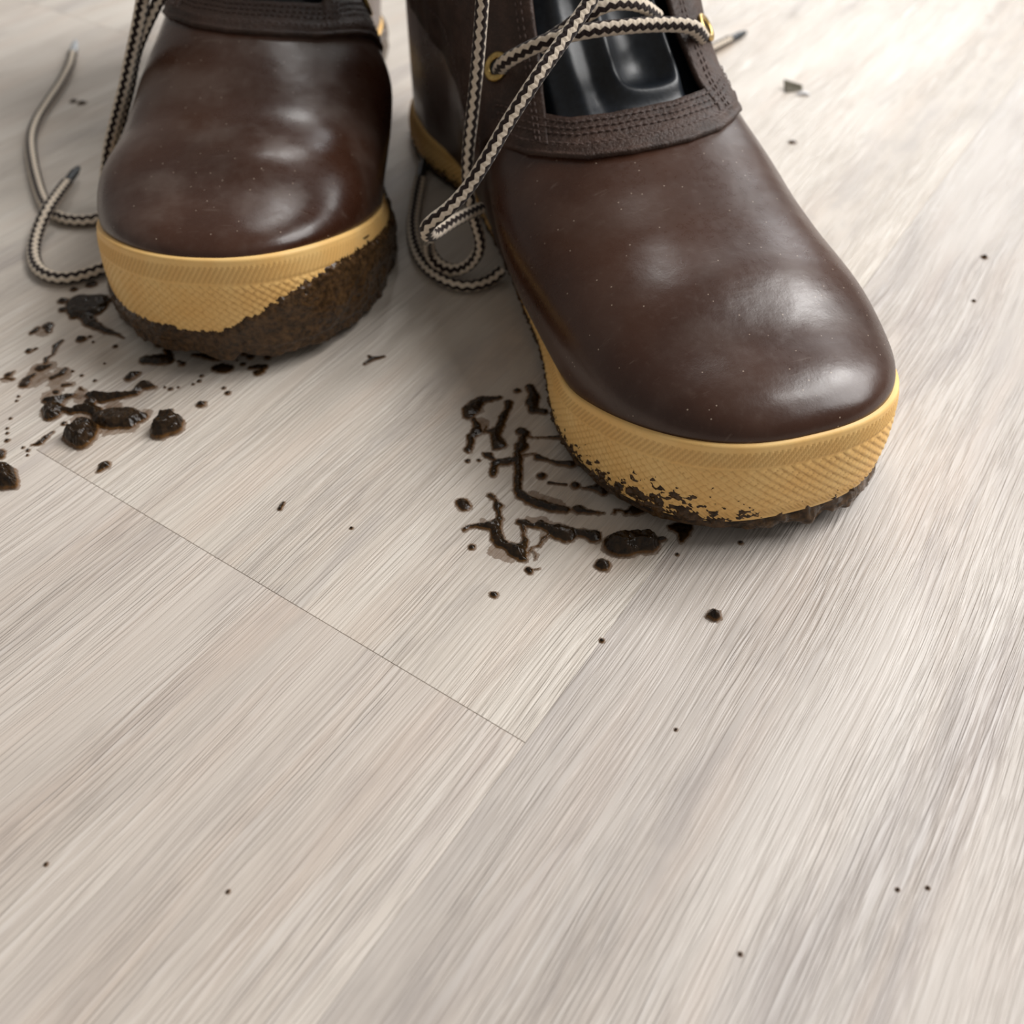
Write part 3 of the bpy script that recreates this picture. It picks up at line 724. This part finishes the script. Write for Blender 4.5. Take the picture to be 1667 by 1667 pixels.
# ------------------------------------------------------------------ mud on the floor (0.1 mm units)
MUD_PIECES = [
    ('mud_print', 'crescent shaped mud streak with two dripping legs, beside the right boot',
     [[[-142,2371,18],[-135,2396,26],[-122,2421,24],[-100,2447,17],[-74,2451,12],[-40,2460,9]],[[-125,2353,7],[-110,2321,12],[-114,2293,17],[-129,2272,13],[-131,2238,10],[-136,2208,12]],[[-109,2293,6],[-90,2289,4],[-83,2317,4]],[[-10,2432,15],[-15,2400,9],[-29,2360,12],[-38,2321,12],[-52,2293,17],[-52,2262,15],[-42,2235,23],[-56,2214,6]],[[-78,2293,8],[-52,2289,10]]],
     [[[-93,2339,21],[-92,2296,17]],[[-111,2400,18]]], 1.3),
    ('mud_print', 'long branching mud trail shaped like a hooked tread outline, beside the right boot',
     [[[30,2293,18],[44,2283,13],[32,2258,10],[30,2224,20],[18,2194,9],[18,2165,12],[20,2129,11],[20,2087,13],[17,2037,10]],[[17,2037,11],[30,2010,14],[52,1993,16],[85,1975,18],[117,1961,16],[161,1952,13]],[[198,1953,18],[217,1945,8],[256,1937,4],[270,1937,2]],[[18,2165,12],[-14,2155,14],[-42,2152,14],[-53,2145,11],[-57,2113,9],[-57,2097,10]],[[-58,2165,6],[-74,2184,13],[-90,2194,4]],[[22,2178,3],[71,2194,2]],[[51,2269,4],[79,2264,2]]],
     [[[52,2010,18],[107,1991,18],[140,1973,15]]], 1.5),
    ('mud_print', 'black forked mud smear tucked against the left side of the right boot',
     [[[59,2515,12],[73,2466,17],[67,2432,20],[67,2396,15],[105,2389,12]]],
     [], 1.2),
    ('mud_print', 'short dark mud dash touching the right boot sole, upper of the dashes',
     [[[86,2265,3],[137,2265,6],[158,2265,13]]],
     [], 1.2),
    ('mud_print', 'longer slanting mud dash touching the right boot sole, below the upper dash',
     [[[80,2173,13],[107,2165,5],[141,2148,8],[179,2145,14],[191,2147,10]]],
     [], 1.2),
    ('mud_print', 'thin dumbbell shaped mud dash left of the right boot sole',
     [[[113,2064,6],[142,2059,3],[162,2057,5]]],
     [], 0.7),
    ('mud_drop', 'small round mud drop at the tip of the dumbbell shaped dash',
     [[[191,2052,15]]],
     [], 1.2),
    ('mud_drop', 'black tailed mud drop at the edge of the right boot sole',
     [[[214,2042,3],[237,2042,7],[271,2040,28]]],
     [], 1.6),
    ('mud_print', 'black mud smear with a curled tail, under the toe of the right boot',
     [[[299,1937,4],[305,1951,4],[322,1949,4],[335,1937,5],[368,1953,20],[397,1961,14],[416,1953,6]]],
     [], 1.2),
    ('mud_print', 'sprawling brown mud splat with thin bridges, in front of the right boot',
     [[[-65,2013,8],[-49,1988,5],[-42,1967,14],[-40,1940,6],[-37,1917,10],[-46,1897,15],[-65,1888,14],[-95,1888,9],[-125,1885,5],[-138,1874,7]],[[-48,1882,16],[-43,1845,18],[-34,1823,18],[-7,1806,14],[12,1792,27],[31,1765,12],[39,1757,4]],[[29,1809,16],[38,1828,8],[33,1851,3],[32,1888,8]],[[41,1776,2],[60,1806,3],[80,1814,3],[93,1842,5],[110,1854,4]],[[21,1905,11],[40,1897,14],[62,1888,8],[83,1894,15],[104,1879,14],[136,1865,28],[157,1856,31]],[[177,1862,16],[210,1858,15],[234,1847,24]],[[58,1791,2],[69,1778,2],[66,1762,2]]],
     [[[-45,1792,22],[-9,1765,15]],[[51,1911,13],[94,1905,16],[132,1888,16]],[[99,1854,17]],[[-84,1902,13]],[[239,1833,16]]], 1.9),
    ('mud_clod', 'plump wet mud clod with two lumps, in front of the right boot toe',
     [[[298,1811,39],[323,1814,42],[346,1825,35],[384,1820,39]]],
     [[[278,1804,24]]], 4.2),
    ('mud_drop', 'triangular black mud flake under the right boot toe',
     [[[465,1882,12],[492,1877,21],[509,1881,17]],[[495,1858,18],[483,1825,3]]],
     [], 0.9),
    ('mud_drop', 'slim mud drop between the two lump clod and the triangular flake',
     [[[422,1834,10],[435,1838,8]]],
     [], 1.2),
    ('mud_drop', 'flat oval mud spot at the far left of the right boot print',
     [[[-147,1979,20],[-142,1967,20]]],
     [], 0.9),
    ('mud_drop', 'small mud bead below the two lump clod in front of the right boot',
     [[[254,1740,21]]],
     [], 2),
    ('mud_drop', 'lone mud bead farthest in front of the right boot toe',
     [[[544,1566,19]],[[526,1560,5],[540,1565,8]]],
     [], 2.6),
    ('mud_drop', 'tiny pale brown mud dot farthest below the sprawling splat',
     [[[-50,1636,11]]],
     [], 0.8),
    ('mud_drop', 'tiny mud flake with a hair, just below the sprawling splat',
     [[[45,1724,10],[51,1714,8]],[[51,1722,2],[77,1727,2]]],
     [], 1),
    ('mud_clod', 'biggest jet black mud blot with a long tail, beside the left boot lace',
     [[[-1588,2996,49],[-1558,2975,75],[-1535,3001,44]],[[-1546,2915,26],[-1514,2867,21],[-1485,2847,17],[-1442,2819,12],[-1399,2800,6],[-1374,2781,3]]],
     [], 1.6),
    ('mud_print', 'large brown mud smear with glossy lumps, in front of the left boot',
     [[[-1534,2444,13],[-1499,2435,23],[-1468,2464,12],[-1451,2472,6]],[[-1505,2403,31],[-1495,2373,26],[-1481,2395,23]],[[-1466,2399,12],[-1431,2387,12],[-1418,2399,19],[-1388,2403,23],[-1357,2387,20],[-1335,2348,19]],[[-1403,2472,11],[-1379,2464,23],[-1345,2456,23],[-1307,2464,18],[-1268,2472,11],[-1248,2476,10]],[[-1387,2435,20]],[[-1315,2354,41],[-1289,2352,47],[-1250,2356,48]],[[-1228,2354,48],[-1198,2359,21]],[[-1291,2471,13],[-1261,2478,9],[-1233,2518,23],[-1193,2513,5]]],
     [[[-1394,2352,31]],[[-1306,2415,28]],[[-1292,2297,23],[-1229,2324,31]],[[-1518,2379,21]],[[-1424,2452,24]],[[-1192,2382,18]]], 2.6),
    ('mud_clod', 'angular wet mud clod below the large brown smear, near the floor joint',
     [[[-1395,2271,27],[-1369,2271,48],[-1359,2290,40],[-1353,2233,22]]],
     [], 5),
    ('mud_clod', 'smooth shiny mud pebble right of the large brown smear',
     [[[-1099,2313,49],[-1114,2295,38],[-1120,2275,17]],[[-1098,2318,41],[-1070,2329,16]]],
     [], 5.5),
    ('mud_clod', 'mud clod cut off by the left edge of the photograph',
     [[[-1551,2086,42],[-1535,2068,35],[-1497,2046,8]]],
     [], 5),
    ('mud_drop', 'teardrop shaped mud bead just above the floor joint',
     [[[-1256,2137,18],[-1268,2112,4]]],
     [], 1.8),
    ('mud_print', 'streaky brown mud stain with pale gaps, at the left of the left boot print',
     [[[-1611,2613,20],[-1582,2627,9]],[[-1636,2525,17],[-1636,2557,13],[-1622,2579,9]],[[-1555,2561,12],[-1529,2583,12],[-1525,2605,11]],[[-1518,2486,12]],[[-1505,2523,10],[-1479,2527,5]],[[-1443,2506,7],[-1425,2492,4]]],
     [[[-1611,2613,33],[-1582,2627,25]],[[-1630,2532,28],[-1622,2579,24]],[[-1553,2561,24],[-1528,2579,33],[-1535,2600,16]],[[-1606,2532,20],[-1588,2561,24],[-1557,2574,16]],[[-1540,2532,20],[-1479,2527,12]],[[-1522,2490,24],[-1546,2465,16]],[[-1433,2481,24]]], 0.7),
    ('mud_print', 'bowed mud patch with an upright stub, under the left boot toe',
     [[[-1259,2658,25],[-1220,2661,28],[-1189,2655,22],[-1190,2687,10],[-1207,2714,9]]],
     [], 1),
    ('mud_print', 'black mud shadowed under the left boot toe, widest in the middle',
     [[[-1238,2744,14],[-1217,2758,28],[-1176,2739,12],[-1134,2733,4]]],
     [], 0.8),
    ('mud_print', 'boomerang shaped mud patch under the middle of the left boot toe',
     [[[-1104,2687,7],[-1056,2679,14],[-1022,2677,24],[-1004,2703,20],[-999,2728,17]]],
     [], 0.9),
    ('mud_drop', 'flat leaf shaped mud patch in front of the middle of the left boot toe',
     [[[-1015,2611,13],[-996,2614,23],[-974,2611,22]]],
     [], 0.9),
    ('mud_drop', 'toothed mud flake at the right end of the left boot print',
     [[[-894,2614,9],[-872,2619,12],[-849,2619,16]],[[-864,2588,15]],[[-850,2596,10]]],
     [], 0.9),
    ('mud_drop', 'bean shaped mud bead between the left boot and the large brown smear',
     [[[-1293,2560,16],[-1285,2573,18],[-1271,2583,9]]],
     [], 1.6),
    ('mud_drop', 'shiny round mud bead alone to the right of the smooth pebble',
     [[[-1020,2425,16]],[[-1028,2430,7],[-1010,2436,4]]],
     [], 1.5),
    ('mud_drop', 'round black mud drop below the biggest black blot',
     [[[-1521,2774,18]]],
     [], 1.4),
    ('mud_print', 'slim curved mud streak left of the angular clod',
     [[[-1513,2231,3],[-1494,2235,7],[-1489,2243,11],[-1479,2267,9],[-1465,2290,5]]],
     [], 0.7),
    ('mud_print', 'small forked mud mark at the left edge above the floor joint',
     [[[-1707,2579,14],[-1694,2596,4]],[[-1724,2557,4],[-1709,2561,6],[-1687,2553,7]]],
     [[[-1707,2557,16]]], 0.6),
    ('mud_print', 'brown mud spot cut by the left edge, above the left edge clod',
     [[[-1601,2193,19],[-1591,2178,11]]],
     [], 0.8),
    ('mud_print', 'thin zigzag mud crack running toward the streaky stain',
     [[[-1587,2767,6],[-1598,2739,10],[-1591,2689,4],[-1609,2666,7],[-1604,2644,6]]],
     [], 0.6),
    ('mud_print', 'knobby mud stroke at the left of the biggest black blot',
     [[[-1664,2852,20],[-1650,2819,9]],[[-1706,2814,12],[-1694,2838,9]]],
     [[[-1670,2809,21]]], 0.7),
    ('mud_print', 'thin dry twig of mud lying right of the left boot',
     [[[-505,2636,6],[-482,2663,9],[-443,2676,5]],[[-482,2663,6],[-495,2680,4]]],
     [], 1),
    ('mud_drop', 'tiny curled crumb alone on the plank above the joint',
     [[[-686,1956,6],[-683,1971,5],[-679,1981,4]]],
     [], 1),
]
SPECKS = [[17,2494,12],[-137,2160,8],[-103,2163,6],[91,2094,15],[-114,1807,11],[468,1780,5],[-1657,3006,19],[-1631,2991,8],[-1639,2950,17],[-1590,2906,14],[-1640,3078,13],[-1583,3110,20],[-1499,3105,18],[-1489,3006,12],[-1464,3001,8],[-1494,2790,7],[-1390,2734,9],[-1681,2707,13],[-1663,2721,7],[-1458,2574,6],[-1406,2547,6],[-1495,2596,5],[-1473,2758,5],[-1399,2638,4],[-1635,2465,5],[-1633,2444,5],[-1623,2356,5],[-1617,2309,5],[-1609,2286,5],[-1597,2252,8],[-1535,2220,5],[-1515,2207,6],[-1510,2185,4],[-1442,2332,9],[-1132,2635,12],[-1148,2650,6],[-1114,2396,8],[-963,2508,7],[-945,2483,10],[-1140,2503,8],[-1116,2512,4],[-1070,2528,5],[-1053,2545,7],[-1052,2573,7],[-930,2693,11],[-918,2709,5],[-905,2672,12],[-845,2672,13],[-924,2635,9],[-822,2755,9],[-826,2728,7],[-870,2727,5],[-948,2656,4],[-1161,2512,4],[236,1484,7],[655,1824,7],[-466,1880,5],[836,829,4],[902,832,4],[1839,3296,12],[1704,3006,7],[1277,4238,17],[-614,824,4],[-1028,885,4],[473,695,4],[-2125,4658,18],[-2077,4638,20],[400,1220,4]]

def caps(X, Y, strokes, k=None):
    best = np.full(X.shape, 1e3)
    for st in strokes:
        st = np.array(st, float) * .1
        if len(st) == 1: st = np.concatenate([st, st + [[.01, 0, 0]]])
        for a, b in zip(st[:-1], st[1:]):
            d = b[:2] - a[:2]
            t = np.clip(((X - a[0]) * d[0] + (Y - a[1]) * d[1]) / max(d @ d, 1e-9), 0, 1)
            ds = np.hypot(X - a[0] - t * d[0], Y - a[1] - t * d[1]) - (a[2] + (b[2] - a[2]) * t)
            h = .12 * (3 + a[2] + b[2])
            m = np.clip(.5 + .5 * (best - ds) / h, 0, 1)
            best = best * (1 - m) + ds * m - h * m * (1 - m)
    return best

def mud_piece(name, strokes, stains, h, seed, step=.28):
    allp = np.array([p for s_ in list(strokes) + list(stains) for p in s_], float) * .1
    r = allp[:, 2].max() + 1.0
    x0, y0 = allp[:, 0].min() - r, allp[:, 1].min() - r; x1, y1 = allp[:, 0].max() + r, allp[:, 1].max() + r
    rmax = max(p[2] for s_ in strokes for p in s_) * .1
    step = min(step, max(.10, rmax * .22))
    nx, ny = int((x1 - x0) / step) + 2, int((y1 - y0) / step) + 2
    X, Y = np.meshgrid(x0 + np.arange(nx) * step, y0 + np.arange(ny) * step, indexing='ij')
    rough = min(1.0, rmax / 2.0)
    wx = X + fbm(X / 1.7, Y / 1.7, seed, 3) * .40 * rough; wy = Y + fbm(X / 1.7, Y / 1.7, seed + 9, 3) * .40 * rough
    d = caps(wx, wy, strokes) + fbm(X / .7, Y / .7, seed + 3, 2) * .26 * rough - .18 * rough
    dep = np.maximum(-d, 0)
    sc = max(.35, min(rmax, 2.6))
    dome = np.sqrt(np.clip(1 - (1 - np.clip(dep / sc, 0, 1)) ** 2, 0, 1))
    z = h * dome * np.clip(dep.max() * 0 + .35 + .65 * np.clip(dep / sc, 0, 1), 0, 1)
    z = z * (1 + .18 * fbm(X / 1.6, Y / 1.6, seed + 21, 3)) + .06 * min(h, 1) * fbm(X / .5, Y / .5, seed + 33, 2) * np.clip(dep * 2, 0, 1)
    th = np.clip(dep / min(.9, max(.25, rmax * .6)), 0, 1)
    # plain fringe film of dirty water around the mud
    ins = d < .18
    z = np.where(d < 0, .05 + np.maximum(z, 0), np.where(d < .18, .045, -.05))
    if len(stains):
        ds = caps(wx, wy, stains) + fbm(X / 2.2, Y / .8, seed + 5, 3) * .9
        ins = ins | (ds < 0)
        th = np.maximum(th, np.clip(-ds / 2.5, 0, 1) * .14)
        z = np.where((d >= .0) & (ds < 0), .05, z)
    cell = ins[:-1, :-1] | ins[1:, :-1] | ins[1:, 1:] | ins[:-1, 1:]
    I, J = np.nonzero(cell)
    F = np.stack([I * ny + J, (I + 1) * ny + J, (I + 1) * ny + J + 1, I * ny + J + 1], -1)
    used = np.unique(F); mp = -np.ones(nx * ny, int); mp[used] = np.arange(len(used))
    cx, cy = allp[:, 0].mean(), allp[:, 1].mean()
    V = np.stack([X - cx, Y - cy, np.maximum(z, .02)], -1).reshape(-1, 3)[used] * 1e-3
    o = mesh_obj(name, V, mp[F].tolist(), MUDF, attr={'thick': th.ravel()[used]})
    o.location = (cx * 1e-3, cy * 1e-3, 0)
    return o
for i, (kind, lab, st, sn, h) in enumerate(MUD_PIECES):
    tag(mud_piece(kind, st, sn, h, 100 + i * 7), lab, 'mud', 'mud tracked onto the floor')
big = [(np.array([p[:2] for q_ in st for p in q_], float), lab) for (kind, lab, st, sn, h) in MUD_PIECES if kind != 'mud_drop' or 'lone' in lab]
found = []
for i, s_ in enumerate(SPECKS):
    dist, pt, lab = min(((np.hypot(*(c - s_[:2]).T).min(), c[np.hypot(*(c - s_[:2]).T).argmin()], l) for c, l in big), key=lambda t: t[0])
    short = ' '.join(lab.split(',')[0].split()[:7])
    for cut in (' with', ' shaped like', ' tucked', ' touching', ' lying', ' left of', ' cut', ' under', ' below', ' running', ' at', ' right', ' farthest', ' in'):
        short = short.split(cut)[0]
    dx, dy = s_[0] - pt[0], s_[1] - pt[1]
    side = ('right of' if dx > 0 else 'left of') if abs(dx) > abs(dy) else ('beyond' if dy > 0 else 'in front of')
    size = 'tiny' if s_[2] < 30 else 'small'
    if dist > 350: lab = '%s crumb alone on bare planks, near %s' % (size, short)
    else: lab = '%s mud speck just %s the %s' % (size, side, short)
    found.append((lab, dist, i, s_))
ORD = ['nearest', 'second nearest', 'third nearest', 'fourth nearest', 'fifth nearest', 'sixth nearest', 'seventh nearest', 'eighth nearest', 'farthest']
for lab, dist, i, s_ in found:
    same = sorted(f[1:3] for f in found if f[0] == lab)
    full = lab if len(same) == 1 else lab + ', ' + ORD[min(8, same.index((dist, i)))]
    tag(mud_piece('mud_speck', [[s_]], [], .7 if s_[2] < 12 else 1.2, 900 + i * 5), full, 'mud', 'small mud specks on the floor')

# ------------------------------------------------------------------ curled flake behind the right boot
fr = tag(empty('curled_flake', (.1386, .4782, 0)), 'small dark curled flake with a pale side, far right behind the boots', 'debris')
t = np.linspace(0, 1, 12); w = np.linspace(-1, 1, 7)
T_, W_ = np.meshgrid(t, w, indexing='ij')
Vd = np.stack([(T_ - .5) * .009, W_ * .0035 * (1 - T_ * .75), .0004 + .0035 * (W_ * .5 + .5) ** 2 * (1 - T_ * .5)], -1)
a = mesh_obj('dark_side', Vd, grid_faces(12, 7), FLECK, fr)
Vp = np.stack([.001 + T_ * .0062, -.0048 + W_ * .0013, .0003 + .0012 * np.sin(T_ * 3.1) * (1 - W_ * W_ * .5)], -1)
b = mesh_obj('pale_side', Vp, grid_faces(12, 7), PAPER, fr); b['label'] = 'pale underside'
for o_ in (a, b):
    m_ = o_.modifiers.new('thick', 'SOLIDIFY'); m_.thickness = .0003
